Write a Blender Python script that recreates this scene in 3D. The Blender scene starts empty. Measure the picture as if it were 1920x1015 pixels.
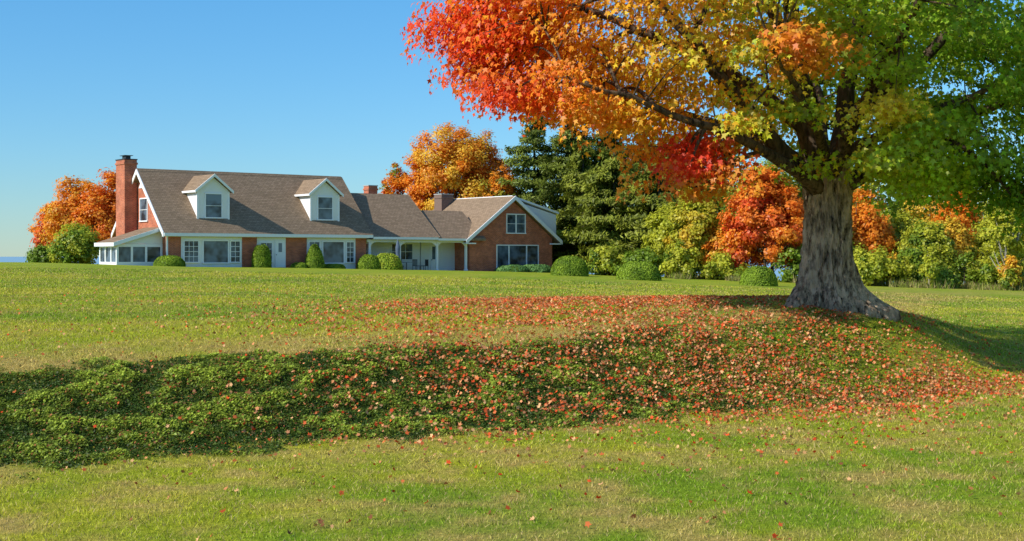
import bpy, math, numpy as np
from mathutils import Vector
rng=np.random.default_rng(7)
E=2.8
scene=bpy.context.scene
COL=scene.collection
# ---------------------------------------------------------------- helpers
def sm(a,b,x):
    t=np.clip((np.asarray(x,float)-a)/(b-a),0,1); return t*t*(3-2*t)
def _h(i,j,k,s):
    v=np.sin(i*127.1+j*311.7+k*74.7+s*53.3)*43758.5453
    return v-np.floor(v)
def vn(x,y,z=0.0,sc=1.0,s=0):
    x=np.asarray(x,float)/sc; y=np.asarray(y,float)/sc; z=np.asarray(z,float)/sc+0*x
    i=np.floor(x);j=np.floor(y);k=np.floor(z)
    fx=x-i;fy=y-j;fz=z-k
    fx=fx*fx*(3-2*fx);fy=fy*fy*(3-2*fy);fz=fz*fz*(3-2*fz)
    def L(a,b,t): return a+(b-a)*t
    c=lambda a,b,d:_h(i+a,j+b,k+d,s)
    return L(L(L(c(0,0,0),c(1,0,0),fx),L(c(0,1,0),c(1,1,0),fx),fy),
             L(L(c(0,0,1),c(1,0,1),fx),L(c(0,1,1),c(1,1,1),fx),fy),fz)
def fbm(x,y,z=0.0,sc=1.0,s=0):
    return (vn(x,y,z,sc,s)+.5*vn(x,y,z,sc*.5,s+1)+.25*vn(x,y,z,sc*.25,s+2))/1.75
# ---------------------------------------------------------------- terrain
CP=np.array([(-8,22,-1.8),(-4,24,-1.75),(0,26,-1.7),(4,28.5,-1.5),(7.5,31,-1.2),(7.5,33,-1.05),(9.5,35,-1.35),
(-16,45,-1.35),(-6,45,-1.45),(2,45,-1.4),(9,45,-1.5),(18,50,-2.3),(14,42,-2.0),(21,70,-2.2),(-25,70,-.9),(-10,70,-1.15),
(5,70,-1.55),(-35,95,-.42),(-45,110,-.7),(-25.6,102,-.78),(-18,108,-.92),(-11,113,-1.1),(-3,118,-1.3),(4.5,124,-1.55),
(4,100,-1.45),(8.3,90,-1.6),(15.2,85,-1.85),(27,95,-2.25),(36,95,-2.5),(-42,135,-1.3),(0,150,-2),(40,140,-3),
(-60,90,-1.5),(60,90,-3.3),(-15,22,-1.9)],float)
def _K(d): 
    d=np.maximum(d,1e-9); return d*d*np.log(d)
pts=CP[:,:2]/50; n=len(pts)
D=np.hypot(pts[:,None,0]-pts[None,:,0],pts[:,None,1]-pts[None,:,1])
A=np.zeros((n+3,n+3)); A[:n,:n]=_K(D)+np.eye(n)*1e-4; A[:n,n]=1; A[:n,n+1:]=pts; A[n,:n]=1; A[n+1:,:n]=pts.T
W=np.linalg.solve(A,np.r_[CP[:,2],0,0,0])
def tps(x,y):
    x=x/50;y=y/50; r=W[n]+W[n+1]*x+W[n+2]*y
    for i in range(n): r=r+W[i]*_K(np.hypot(x-pts[i,0],y-pts[i,1]))
    return r
YBx=[-40,-20,-6.7,0,6.8,9,11.9,16,22,40]; YBy=[-4,9.5,18.0,22.1,26.0,27.6,31.0,36,45,60]
YTx=[-40,-20,-8,0,7.5,9,12,16,30]; YTy=[2,14.5,22.4,26.6,30.9,33,40,58,90]
def bank_t(x,y):
    yb=np.interp(x,YBx,YBy); yt=np.interp(x,YTx,YTy)
    return (y-yb)/(yt-yb)
def G(x,y):
    x=np.asarray(x,float);y=np.asarray(y,float)
    P=np.clip(tps(x,y),-3.6,-.3)
    low=-2.8+sm(10,20,x)*.35+0*y
    t=bank_t(x,y); t=.6*sm(-.05,1.05,t)+.4*sm(-.35,1.35,t)
    z=low+(P-low)*t
    w=sm(80,420,np.hypot(x-5,y-75)); z=z*(1-w)-16*w
    z=z+(1-w)*((fbm(x,y,0,1.6,3)-.5)*.09)*sm(60,30,y)
    return z+E
def Gs(x,y): return float(G(np.array([x]),np.array([y]))[0])
def cover(x,y):
    n1=fbm(x,y,0,1.5,11)-.5; n2=fbm(x,y,0,.5,17)-.5
    t=bank_t(x,y)
    fade=1-.8*sm(0,6,x+(fbm(x,y,0,2,5)-.5)*6)
    return sm(-.10,.1,t+n1*.35+n2*.3)*sm(1.12,.86,t+n1*.22+n2*.4)*fade*sm(9,6.5,x)*sm(.12,.32,fbm(x,y,0,.6,19)+.09)
def lerp3(a,b,t): return a+(b-a)*t[:,None]
def grass_col(x,y):
    g=np.array([.25,.37,.02]); yl=np.array([.50,.50,.033]); tn=np.array([.58,.42,.13])
    a=fbm(x,y,0,5,21); b=fbm(x,y,0,1.1,22); c=fbm(x,y,0,.4,23)
    t=bank_t(x,y)
    m=np.clip(.54+(a-.5)*1.9+(b-.5)*1.4,0,1)
    C=lerp3(np.tile(g,(len(x),1)),np.tile(yl,(len(x),1)),m)
    br=np.clip((b*.45+c*.55-.45)*3.8,0,1)*np.where(t<0.3,.9,.42)
    br=np.clip(br+sm(.8,1.0,t)*sm(2.1,1.1,t)*.65*sm(.25,.65,b+.1),0,.9)
    C=lerp3(C,np.tile(tn,(len(x),1)),br)
    return C
def attr(me,cols):
    c=np.ones((len(me.vertices),4),np.float32); c[:,:3]=cols
    a=me.color_attributes.new("Col",'FLOAT_COLOR','POINT'); a.data.foreach_set("color",c.ravel())
# ---------------------------------------------------------------- materials
def newmat(name):
    m=bpy.data.materials.new(name); m.use_nodes=True; nt=m.node_tree; nt.nodes.clear()
    o=nt.nodes.new('ShaderNodeOutputMaterial'); return m,nt,o
def nd(nt,t,**k):
    x=nt.nodes.new(t)
    for a,b in k.items(): setattr(x,a,b)
    return x
def noise(nt,vec,scale,detail=4,rough=.6):
    x=nd(nt,'ShaderNodeTexNoise'); x.inputs['Scale'].default_value=scale; x.inputs['Detail'].default_value=detail
    x.inputs['Roughness'].default_value=rough
    if vec is not None: nt.links.new(vec,x.inputs['Vector'])
    return x.outputs['Fac']
def ramp(nt,fac,stops):
    r=nd(nt,'ShaderNodeValToRGB'); e=r.color_ramp.elements
    while len(e)<len(stops): e.new(.5)
    for i,(p,c) in enumerate(stops):
        e[i].position=p; e[i].color=(*c,1) if len(c)==3 else c
    nt.links.new(fac,r.inputs[0]); return r.outputs[0]
def mixc(nt,mode,f,a,b):
    m=nd(nt,'ShaderNodeMix',data_type='RGBA',blend_type=mode)
    if isinstance(f,(int,float)): m.inputs[0].default_value=f
    else: nt.links.new(f,m.inputs[0])
    for v,i in ((a,6),(b,7)):
        if isinstance(v,tuple): m.inputs[i].default_value=(*v,1)
        else: nt.links.new(v,m.inputs[i])
    return m.outputs[2]
def mapping(nt,scale=(1,1,1)):
    tc=nd(nt,'ShaderNodeTexCoord'); mp=nd(nt,'ShaderNodeMapping'); mp.inputs['Scale'].default_value=scale
    nt.links.new(tc.outputs['Object'],mp.inputs[0]); return mp.outputs[0]
def principled(nt,o,col,rough=.8,spec=.3,bump=None,bs=.3,bd=.02):
    p=nd(nt,'ShaderNodeBsdfPrincipled'); p.inputs['Roughness'].default_value=rough
    p.inputs['Specular IOR Level'].default_value=spec
    if isinstance(col,tuple): p.inputs['Base Color'].default_value=(*col,1)
    else: nt.links.new(col,p.inputs['Base Color'])
    if bump is not None:
        b=nd(nt,'ShaderNodeBump'); b.inputs['Strength'].default_value=bs; b.inputs['Distance'].default_value=bd
        nt.links.new(bump,b.inputs['Height']); nt.links.new(b.outputs[0],p.inputs['Normal'])
    nt.links.new(p.outputs[0],o.inputs[0]); return p
def leafmat(name,trans=.4,gloss=.06):
    m,nt,o=newmat(name)
    at=nd(nt,'ShaderNodeAttribute',attribute_name="Col")
    d=nd(nt,'ShaderNodeBsdfDiffuse'); t=nd(nt,'ShaderNodeBsdfTranslucent'); g=nd(nt,'ShaderNodeBsdfGlossy')
    g.inputs['Roughness'].default_value=.45
    nt.links.new(at.outputs[0],d.inputs[0]); nt.links.new(at.outputs[0],t.inputs[0])
    a=nd(nt,'ShaderNodeMixShader'); a.inputs[0].default_value=trans
    nt.links.new(d.outputs[0],a.inputs[1]); nt.links.new(t.outputs[0],a.inputs[2])
    b=nd(nt,'ShaderNodeMixShader'); b.inputs[0].default_value=gloss
    nt.links.new(a.outputs[0],b.inputs[1]); nt.links.new(g.outputs[0],b.inputs[2])
    nt.links.new(b.outputs[0],o.inputs[0]); return m
M_leaf=leafmat("tree_leaf",.47,.02)
M_needle=leafmat("needle",.2,.01)
M_grass=leafmat("grass_blade",.35,.012)
M_litter=leafmat("fallen_leaf",.15,.005)
def m_ground():
    m,nt,o=newmat("lawn")
    at=nd(nt,'ShaderNodeAttribute',attribute_name="Col")
    v=mapping(nt)
    f=noise(nt,v,9,6,.75)
    c=mixc(nt,'MULTIPLY',1.0,at.outputs[0],ramp(nt,f,[(.3,(.45,.5,.4)),(.7,(1.3,1.25,1.2))]))
    f2=noise(nt,v,45,3,.7)
    c=mixc(nt,'MULTIPLY',1.0,c,ramp(nt,f2,[(.3,(.6,.62,.6)),(.7,(1.3,1.3,1.2))]))
    principled(nt,o,c,.95,.1,f2,.7,.04); return m
def m_plain(name,col,rough=.7,spec=.3,var=.12,sc=6):
    m,nt,o=newmat(name); v=mapping(nt); f=noise(nt,v,sc,4)
    c=mixc(nt,'MULTIPLY',1.0,col,ramp(nt,f,[(.3,(1-var,)*3),(.7,(1+var,)*3)]))
    principled(nt,o,c,rough,spec); return m
def m_brick():
    m,nt,o=newmat("brick"); tc=nd(nt,'ShaderNodeTexCoord'); sp=nd(nt,'ShaderNodeSeparateXYZ'); nt.links.new(tc.outputs['Object'],sp.inputs[0])
    ad=nd(nt,'ShaderNodeMath',operation='ADD'); nt.links.new(sp.outputs[0],ad.inputs[0]); nt.links.new(sp.outputs[1],ad.inputs[1])
    cb=nd(nt,'ShaderNodeCombineXYZ'); nt.links.new(ad.outputs[0],cb.inputs[0]); nt.links.new(sp.outputs[2],cb.inputs[1])
    b=nd(nt,'ShaderNodeTexBrick'); nt.links.new(cb.outputs[0],b.inputs[0])
    b.inputs['Scale'].default_value=1; b.inputs['Brick Width'].default_value=.24; b.inputs['Row Height'].default_value=.085
    b.inputs['Mortar Size'].default_value=.008; b.inputs['Color1'].default_value=(.58,.145,.058,1); b.inputs['Color2'].default_value=(.38,.08,.033,1)
    b.inputs['Mortar'].default_value=(.50,.34,.25,1)
    f=noise(nt,tc.outputs['Object'],1.5,5)
    c=mixc(nt,'MULTIPLY',1.0,b.outputs[0],ramp(nt,f,[(.3,(.75,.75,.75)),(.7,(1.2,1.2,1.2))]))
    principled(nt,o,c,.85,.2,b.outputs['Fac'],-.3,.01); return m
def m_shingle(name,axis):
    m,nt,o=newmat(name); tc=nd(nt,'ShaderNodeTexCoord'); sp=nd(nt,'ShaderNodeSeparateXYZ'); nt.links.new(tc.outputs['Object'],sp.inputs[0])
    cb=nd(nt,'ShaderNodeCombineXYZ'); nt.links.new(sp.outputs[axis],cb.inputs[0]); nt.links.new(sp.outputs[2],cb.inputs[1])
    b=nd(nt,'ShaderNodeTexBrick'); nt.links.new(cb.outputs[0],b.inputs[0])
    b.inputs['Scale'].default_value=1; b.inputs['Brick Width'].default_value=.32; b.inputs['Row Height'].default_value=.13
    b.inputs['Mortar Size'].default_value=.012; b.inputs['Color1'].default_value=(.35,.245,.16,1); b.inputs['Color2'].default_value=(.27,.19,.12,1)
    b.inputs['Mortar'].default_value=(.16,.11,.075,1)
    f=noise(nt,tc.outputs['Object'],2.5,6,.8)
    c=mixc(nt,'MULTIPLY',1.0,b.outputs[0],ramp(nt,f,[(.3,(.82,.82,.82)),(.7,(1.16,1.15,1.12))]))
    principled(nt,o,c,.95,.03,b.outputs['Color'],.3,.01); return m
def m_siding():
    m,nt,o=newmat("white_siding"); v=mapping(nt)
    w=nd(nt,'ShaderNodeTexWave',wave_type='BANDS',bands_direction='Z',wave_profile='SAW'); w.inputs['Scale'].default_value=1/.3
    nt.links.new(v,w.inputs[0])
    c=ramp(nt,w.outputs['Fac'],[(0,(.60,.60,.62)),(.15,(.84,.84,.84)),(1,(.88,.88,.88))])
    principled(nt,o,c,.6,.3,w.outputs['Fac'],.5,.02); return m
def m_glass():
    m,nt,o=newmat("window_glass"); v=mapping(nt); f=noise(nt,v,.9,2)
    c=ramp(nt,f,[(.38,(.025,.033,.04)),(.6,(.14,.19,.24))])  # cloudy blue-grey tint painted into the pane, standing for reflections and curtains
    p=principled(nt,o,c,.10,.5); return m
def m_bark(name,a,b,sx=9,disp=.06,lo=.36,hi=.58,vs=.16):
    m,nt,o=newmat(name); v=mapping(nt,(1,1,vs)); f=noise(nt,v,sx,7,.72)
    f2=noise(nt,mapping(nt),1.3,4)
    c=ramp(nt,f,[(lo,a),((lo+hi)/2,tuple((x+y)*.48 for x,y in zip(a,b))),(hi,b)])
    c=mixc(nt,'MULTIPLY',1.0,c,ramp(nt,f2,[(.3,(.65,.65,.65)),(.7,(1.25,1.2,1.15))]))
    principled(nt,o,c,.95,.1,f,1.0,disp); return m
M_ground=m_ground(); M_brick=m_brick(); M_sh=m_shingle("roof_shingle",0); M_sh2=m_shingle("roof_shingle_side",1)
M_sid=m_siding(); M_white=m_plain("white_trim",(.88,.88,.88),.5,.3,.03); M_glass=m_glass()
M_bark=m_bark("maple_bark",(.04,.027,.018),(.66,.50,.35),8,.10,.36,.56,.28); M_limb_shade=m_bark("shaded_limb_bark",(.02,.015,.011),(.18,.13,.09),10,.05); M_bark2=m_bark("dark_bark",(.03,.022,.016),(.15,.115,.085),14)  # limbs get a darker bark copy with the crown's shade painted in
M_birch=m_plain("birch_bark",(.42,.38,.31),.8,.2,.4,8)
M_core=m_plain("shrub_core",(.06,.11,.015),.95,.05,.3,5); M_conc=m_plain("concrete",(.42,.40,.37),.9)
M_metal=m_plain("grey_metal",(.22,.23,.25),.4); M_blue=m_plain("umbrella_cloth",(.10,.14,.2),.8); M_dark=m_plain("dark_metal",(.04,.04,.045),.5)
# ---------------------------------------------------------------- mesh builders
class MB:
    def __init__(s): s.v=[];s.f=[]
    def add(s,v,f):
        o=len(s.v); s.v+= [tuple(p) for p in v]; s.f+=[tuple(i+o for i in q) for q in f]; return s
    def box(s,x0,x1,y0,y1,z0,z1):
        return s.add([(x0,y0,z0),(x1,y0,z0),(x1,y1,z0),(x0,y1,z0),(x0,y0,z1),(x1,y0,z1),(x1,y1,z1),(x0,y1,z1)],
          [(0,3,2,1),(4,5,6,7),(0,1,5,4),(1,2,6,5),(2,3,7,6),(3,0,4,7)])
    def prism(s,poly,a,b,axis):
        def P(p,t): return (t,p[0],p[1]) if axis=='x' else ((p[0],t,p[1]) if axis=='y' else (p[0],p[1],t))
        k=len(poly); v=[P(p,a) for p in poly]+[P(p,b) for p in poly]
        f=[tuple(range(k)),tuple(range(2*k-1,k-1,-1))]+[(i,i+k,(i+1)%k+k,(i+1)%k) for i in range(k)]
        return s.add(v,f)
    def tube(s,P,R,n=8):
        P=np.array(P,float); R=np.array(R,float); k=len(P)
        T=np.gradient(P,axis=0); T/=np.linalg.norm(T,axis=1)[:,None]+1e-9
        up=np.array([0,0,1.]) if abs(T[0][2])<.9 else np.array([1.,0,0])
        vs=[];a=np.linspace(0,2*math.pi,n,endpoint=False); u=np.cross(T[0],up)
        for i in range(k):
            u=u-T[i]*u.dot(T[i]); u/=np.linalg.norm(u)+1e-9; w=np.cross(T[i],u)
            for t in a: vs.append(P[i]+R[i]*(math.cos(t)*u+math.sin(t)*w))
        f=[]
        for i in range(k-1):
            for j in range(n):
                f.append((i*n+j,i*n+(j+1)%n,(i+1)*n+(j+1)%n,(i+1)*n+j))
        f.append(tuple(range(n-1,-1,-1))); f.append(tuple(range((k-1)*n,k*n)))
        return s.add(vs,f)
    def obj(s,name,mat,parent=None,smooth=False,loc=None):
        me=bpy.data.meshes.new(name); me.from_pydata([tuple(map(float,p)) for p in s.v],[],s.f); me.update()
        import bmesh
        bm=bmesh.new(); bm.from_mesh(me); bmesh.ops.recalc_face_normals(bm,faces=bm.faces); bm.to_mesh(me); bm.free()
        me.materials.append(mat)
        if smooth: me.polygons.foreach_set("use_smooth",[True]*len(me.polygons))
        o=bpy.data.objects.new(name,me); COL.objects.link(o)
        if parent: o.parent=parent
        if loc: o.location=loc
        return o
def empty(name,loc,label,cat,rot=0,group=None):
    o=bpy.data.objects.new(name,None); o.empty_display_size=.5; COL.objects.link(o); o.location=loc; o.rotation_euler[2]=rot
    o["label"]=label; o["category"]=cat
    if group: o["group"]=group
    return o
def fastmesh(name,V,k,mat,cols,parent=None):
    nl=len(V)//k
    me=bpy.data.meshes.new(name); me.vertices.add(len(V)); me.vertices.foreach_set("co",np.ascontiguousarray(V,np.float32).ravel())
    me.loops.add(len(V)); me.loops.foreach_set("vertex_index",np.arange(len(V),dtype=np.int32))
    me.polygons.add(nl); me.polygons.foreach_set("loop_start",np.arange(nl,dtype=np.int32)*k)
    me.update(calc_edges=True)
    attr(me,np.repeat(cols,k,axis=0)); me.materials.append(mat)
    o=bpy.data.objects.new(name,me); COL.objects.link(o)
    if parent: o.parent=parent
    return o
def norm(a): return a/(np.linalg.norm(a,axis=-1,keepdims=True)+1e-9)
def leaves(name,C,N,size,cols,shape,mat,parent=None,T=None):
    N=norm(N); m=len(C)
    if T is None: T=rng.normal(size=(m,3))
    B=norm(np.cross(N,T)); T=norm(np.cross(B,N))
    s=size[:,None,None]
    V=C[:,None,:]+s*(shape[None,:,0:1]*B[:,None,:]+shape[None,:,1:2]*T[:,None,:]+shape[None,:,2:3]*N[:,None,:])
    return fastmesh(name,V.reshape(-1,3),len(shape),mat,cols,parent)
def pol(l): return np.array([(r*math.cos(math.radians(a)),r*math.sin(math.radians(a)),z) for a,r,z in l])
MAPLE=pol([(-55,.5,-.1),(-5,.42,0),(18,.95,-.2),(52,.45,0),(90,1.05,-.22),(128,.45,0),(162,.95,-.2),(185,.42,0),(235,.5,-.1)])
STAR=pol([(-40,.55,.15),(0,.45,0),(30,.9,.35),(60,.5,0),(90,1.0,.2),(120,.5,0),(150,.9,.1),(180,.45,0),(220,.6,.35)])
QUAD=np.array([(0,-1,0),(.7,0,.15),(0,1,-.1),(-.7,0,.15)])
NEED=np.array([(0,-1,0),(.28,0,.05),(0,1,-.1),(-.28,0,.05)])
def catmull(P,k=5):
    P=np.array(P,float); Q=np.vstack([2*P[0]-P[1],P,2*P[-1]-P[-2]]); out=[]
    for i in range(1,len(Q)-2):
        for t in np.linspace(0,1,k,endpoint=False):
            a,b,c,d=Q[i-1:i+3]; out.append(.5*((2*b)+(-a+c)*t+(2*a-5*b+4*c-d)*t*t+(-a+3*b-3*c+d)*t**3))
    out.append(P[-1]); return np.array(out)
# ---------------------------------------------------------------- ground
def graded(lo,a,b,hi,step,g=1.12):
    c=list(np.arange(a,b,step)); s=step; x=b
    r=[]
    while x<hi: r.append(x); s*=g; x+=s
    r.append(hi); l=[];s=step;x=a
    while True:
        s*=g; x-=s
        if x<lo: break
        l.append(x)
    l.append(lo); return np.array(l[::-1]+c+r)
xs=graded(-20000,-16,20,20000,.25); ys=graded(-3000,10,48,24000,.25,1.06)
XX,YY=np.meshgrid(xs,ys); fx=XX.ravel();fy=YY.ravel(); zz=G(fx,fy)
me=bpy.data.meshes.new("ground"); nx=len(xs);ny=len(ys)
me.vertices.add(nx*ny); me.vertices.foreach_set("co",np.c_[fx,fy,zz].astype(np.float32).ravel())
ii=(np.arange(ny-1)[:,None]*nx+np.arange(nx-1)[None]).ravel()
q=np.c_[ii,ii+1,ii+nx+1,ii+nx].astype(np.int32)
me.loops.add(q.size); me.loops.foreach_set("vertex_index",q.ravel()); me.polygons.add(len(q)); me.polygons.foreach_set("loop_start",np.arange(len(q),dtype=np.int32)*4)
me.update(calc_edges=True); me.polygons.foreach_set("use_smooth",[True]*len(q))
gc=grass_col(fx,fy)*.90; cv=cover(fx,fy); gc=lerp3(gc,np.tile([.08,.09,.025],(len(fx),1)),np.clip(cv,0,1)*.85)
far=sm(70,100,np.hypot(fx*.8,fy)); gc=lerp3(gc,np.tile([.35,.43,.03],(len(fx),1)),far*.6)
attr(me,gc); me.materials.append(M_ground)
go=bpy.data.objects.new("ground",me); COL.objects.link(go); go["kind"]="structure"; go["label"]="sloping green lawn with a low bank"
m,nt,o=newmat("haze_water"); v=mapping(nt); f=noise(nt,v,.05,3); principled(nt,o,(.25,.36,.45),.25,.5,f,.2,.5)
lk=MB().add([(-19000,500,E-14),(19000,500,E-14),(19000,23000,E-14),(-19000,23000,E-14)],[(0,1,2,3)]).obj("far_haze_water",m); lk["kind"]="structure"  # pale sheet added beyond the crest to give a hazy blue horizon band
# ---------------------------------------------------------------- grass blades
N=460000
r=rng.random(N); a,b=12**.4,80**.4; y=(a+r*(b-a))**2.5; x=(rng.random(N)*2-1)*(.41*y+1.2)
keep=cover(x,y)*.85<rng.random(N); x=x[keep];y=y[keep]; N=len(x); z=G(x,y)
w=.0058*(y/14)**.85*(.6+.8*rng.random(N)); h=(.018+.032*rng.random(N))*(y/14)**.2*(.3+1.5*fbm(x,y,0,.3,31))
th=rng.random(N)*6.283; lean=rng.normal(size=(N,2))*.75
c=grass_col(x,y)*(.5+1.15*rng.random(N)**1.2)[:,None]; dry=rng.random(N)<.19; c[dry]=np.array([.66,.50,.20])*(.5+.75*rng.random(dry.sum()))[:,None]
V=np.zeros((N,3,3)); dx=np.cos(th)*w; dy=np.sin(th)*w
V[:,0]=np.c_[x-dx,y-dy,z-.01]; V[:,1]=np.c_[x+dx,y+dy,z-.01]; V[:,2]=np.c_[x+lean[:,0]*h,y+lean[:,1]*h,z+h]
g=fastmesh("lawn_grass",V.reshape(-1,3),3,M_grass,np.clip(c,0,.85)); g["kind"]="stuff"; g["label"]="short mown grass mottled green and straw"
# ---------------------------------------------------------------- ground cover
N=600000; x=rng.random(N)*26-15; t=rng.random(N)*1.7-.35
y=np.interp(x,YBx,YBy)+t*(np.interp(x,YTx,YTy)-np.interp(x,YBx,YBy))
k=(cover(x,y)*.9>rng.random(N))&(np.abs(x)<.41*y+1.2); x=x[k];y=y[k];N=len(x)
bmp=fbm(x,y,0,.34,41); hh=(.01+.27*np.clip(bmp-.34,0,1)*cover(x,y))*(.3+.7*rng.random(N)**.5)
C=np.c_[x,y,G(x,y)+hh]; Nn=np.c_[rng.normal(size=(N,2))*.65+np.array([-.35,-.3]),np.ones(N)]
base=lerp3(np.tile([.05,.095,.014],(N,1)),np.tile([.38,.47,.05],(N,1)),np.clip((bmp-.38)*2.3+.5*(rng.random(N)-.5),0,1))
base*=(.5+1.0*rng.random(N))[:,None]; rd=rng.random(N)<.04; base[rd]=[.50,.18,.07]
g=leaves("bank_ground_cover",C,Nn,.014+.018*rng.random(N),base,QUAD,M_grass); g["kind"]="stuff"; g["label"]="low green leafy ground cover on the bank"
# ---------------------------------------------------------------- fallen leaves
def litter_density(x,y):
    d=np.exp(-(((x-2.6)/5.2)**2+((y-35)/7.8)**2))*.9
    d=np.maximum(d,np.exp(-(((x-5.2)/3.7)**2+((y-27.8-(x-5)*.62)/3.0)**2))*1.25)
    d=np.maximum(d,np.exp(-(((x-1)/3.5)**2+((y-25.0-(x-1)*.5)/2.8)**2))*.8)
    d=np.maximum(d,np.exp(-(((x-8.2)/2.9)**2+((y-27.7-(x-8.4)*.9)/1.5)**2))*1.4)
    d=np.maximum(d,np.exp(-(((x-5.5)/4)**2+((y-23.5-(x-5.5)*.5)/3.2)**2))*.14)
    d=d*(.10+3.0*np.clip(fbm(x,y,0,.9,51)*.6+fbm(x,y,0,.3,55)*.4-.20,0,1)**1.5)
    return np.clip(d,0,1)+.005
N=480000; x=rng.random(N)*34-16;y=13+rng.random(N)*42; k=litter_density(x,y)>rng.random(N)*1.1; x=x[k];y=y[k];N=len(x)
pal=np.array([(.74,.19,.06),(.78,.32,.13),(.60,.12,.035),(.36,.14,.06),(.80,.44,.20),(.76,.09,.025),(.50,.22,.10)])
c=pal[rng.integers(0,7,N)]*(.55+.65*rng.random(N))[:,None]
g=leaves("fallen_leaves",np.c_[x,y,G(x,y)+.02+.035*rng.random(N)+.08*cover(x,y)],np.c_[rng.normal(size=(N,2))*.85+np.array([-.15,-.35]),np.ones(N)],.029+.028*rng.random(N)**1.5,c,STAR,M_litter)
g["kind"]="stuff"; g["label"]="dry russet maple leaves scattered over the grass"
# ---------------------------------------------------------------- house
A=math.radians(38); cA,sA=math.cos(A),math.sin(A); X0,Y0=-25.67,103.
def HW(u,v): return X0+cA*u-sA*v, Y0+sA*u+cA*v
H=empty("brick_house",(X0,Y0,E-.9),"long red brick house with shingle roof and white dormers","house",A)
HZ=.9
def S(b):
    b.v=[(p[0],p[1],p[2]+HZ) for p in b.v]; return b
wall=MB()
wall.prism([(0,-2.2),(9,-2.2),(9,1.88),(4.5,6.38),(0,1.88)],0,17.4,'x')
wall.prism([(27.9,-2.6),(37.2,-2.6),(37.2,1.6),(32.6,4.95),(27.9,1.6)],0,10,'y')
brick=S(wall).obj("wall",M_brick,H); brick["label"]="red brick walls"
sid=MB(); sid.prism([(2.2,-2.4),(8.8,-2.4),(8.8,1.7),(4.5,5.05),(2.2,3.3)],17.4,24.2,'x')
sid.prism([(0,1.62),(4.5,5.06),(8.9,1.62)],24.2,24.32,'x')
sid.prism([(2.2,-2.4),(6.3,-2.4),(6.3,1.6),(3.2,3.7),(2.2,3.0)],24.32,27.9,'x')
S(sid).obj("porch_wall",M_sid,H)
def gable_roof(name,axis,c0,e0,e1,ze,zp,a,b,th,mat,parent=H,eav0=None):
    p=[(e0,ze),(c0,zp),(e1,ze),(e1,ze-th),(c0,zp-th),(e0,ze-th)]
    return S(MB().prism(p,a,b,axis)).obj(name,mat,parent)
def rake(mb,axis,c0,e0,e1,ze,zp,a,b,th=.26,up=.015):
    mb.prism([(e0,ze+up),(c0,zp+up),(e1,ze+up),(e1,ze-th),(c0,zp-th),(e0,ze-th)],a,b,axis)
R1=gable_roof("roof",'x',4.5,-.45,9.45,1.72,6.66,-.4,17.75,.2,M_sh); R1["label"]="steep brown shingle main roof"
R2=gable_roof("roof",'x',4.5,-.4,9.3,1.58,5.36,17.76,24.5,.18,M_sh)
R3=gable_roof("roof",'x',3.2,-.38,6.8,1.50,3.98,24.3,29.4,.18,M_sh)
R4=gable_roof("roof",'y',32.6,27.25,37.95,1.36,5.3,-.45,10.4,.2,M_sh2)
tr=MB(); rake(tr,'x',4.5,-.45,9.45,1.72,6.66,-.47,-.4,.34)
rake(tr,'y',32.6,27.2,38.0,1.36,5.3,-.53,-.45,.34)
tr.box(-.4,17.75,-.54,-.46,1.47,1.70); tr.box(17.82,24.3,-.48,-.41,1.36,1.56); tr.box(24.32,27.2,-.46,-.385,1.30,1.48)
tr.box(-.38,17.4,-.45,-.01,1.44,1.47)
tr.box(27.25,28.3,-.44,-.02,1.02,1.13); tr.box(36.9,37.9,-.44,-.02,1.02,1.13)
tr.box(38.0,38.06,-.44,10.3,1.12,1.34)
tr.box(-.03,.12,-.03,-.002,-1.2,1.44)
S(tr).obj("trim",M_white,H)
e2=MB(); rake(e2,'x',4.5,-.45,9.45,1.72,6.66,17.75,17.80,.2); rake(e2,'x',4.5,-.4,9.3,1.58,5.36,24.5,24.56,.2); S(e2).obj("roof_edge",M_sh,H)
S(MB().prism([(4.3,6.48),(4.5,6.72),(4.7,6.48)],-.38,17.7,'x')).obj("ridge_cap",M_sh,R1)
for u in (17.75,20.7,24.5,27.55):
    S(MB().box(u-.09,u+.09,-.02,.16,-2.2,1.12).box(u-.13,u+.13,-.06,.20,-1.35,-1.15)).obj("porch_post",M_white,H)
bm_=MB()
us=[17.75,20.7,24.5,27.55]
for a_,b_ in zip(us[:-1],us[1:]):
    L=b_-a_-.18; k=16; pl=[]
    for i in range(k+1):
        t=i/k; pl.append((a_+.09+L*t,.80+.40*(1-abs(2*t-1)**5)))
    for (p,q_) in zip(pl[:-1],pl[1:]):
        bm_.prism([(p[0],1.34),(p[0],p[1]),(q_[0],q_[1]),(q_[0],1.34)],.04,.10,'y')
bm_.box(17.5,27.85,-.02,.03,1.13,1.35)
S(bm_).obj("porch_beam",M_white,H)
S(MB().box(17.45,27.85,.12,2.18,1.27,1.33)).obj("porch_ceiling",M_white,H)
S(MB().box(17.45,27.85,-.7,2.19,-2.2,-1.28)).obj("porch_floor",M_conc,H)
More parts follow.
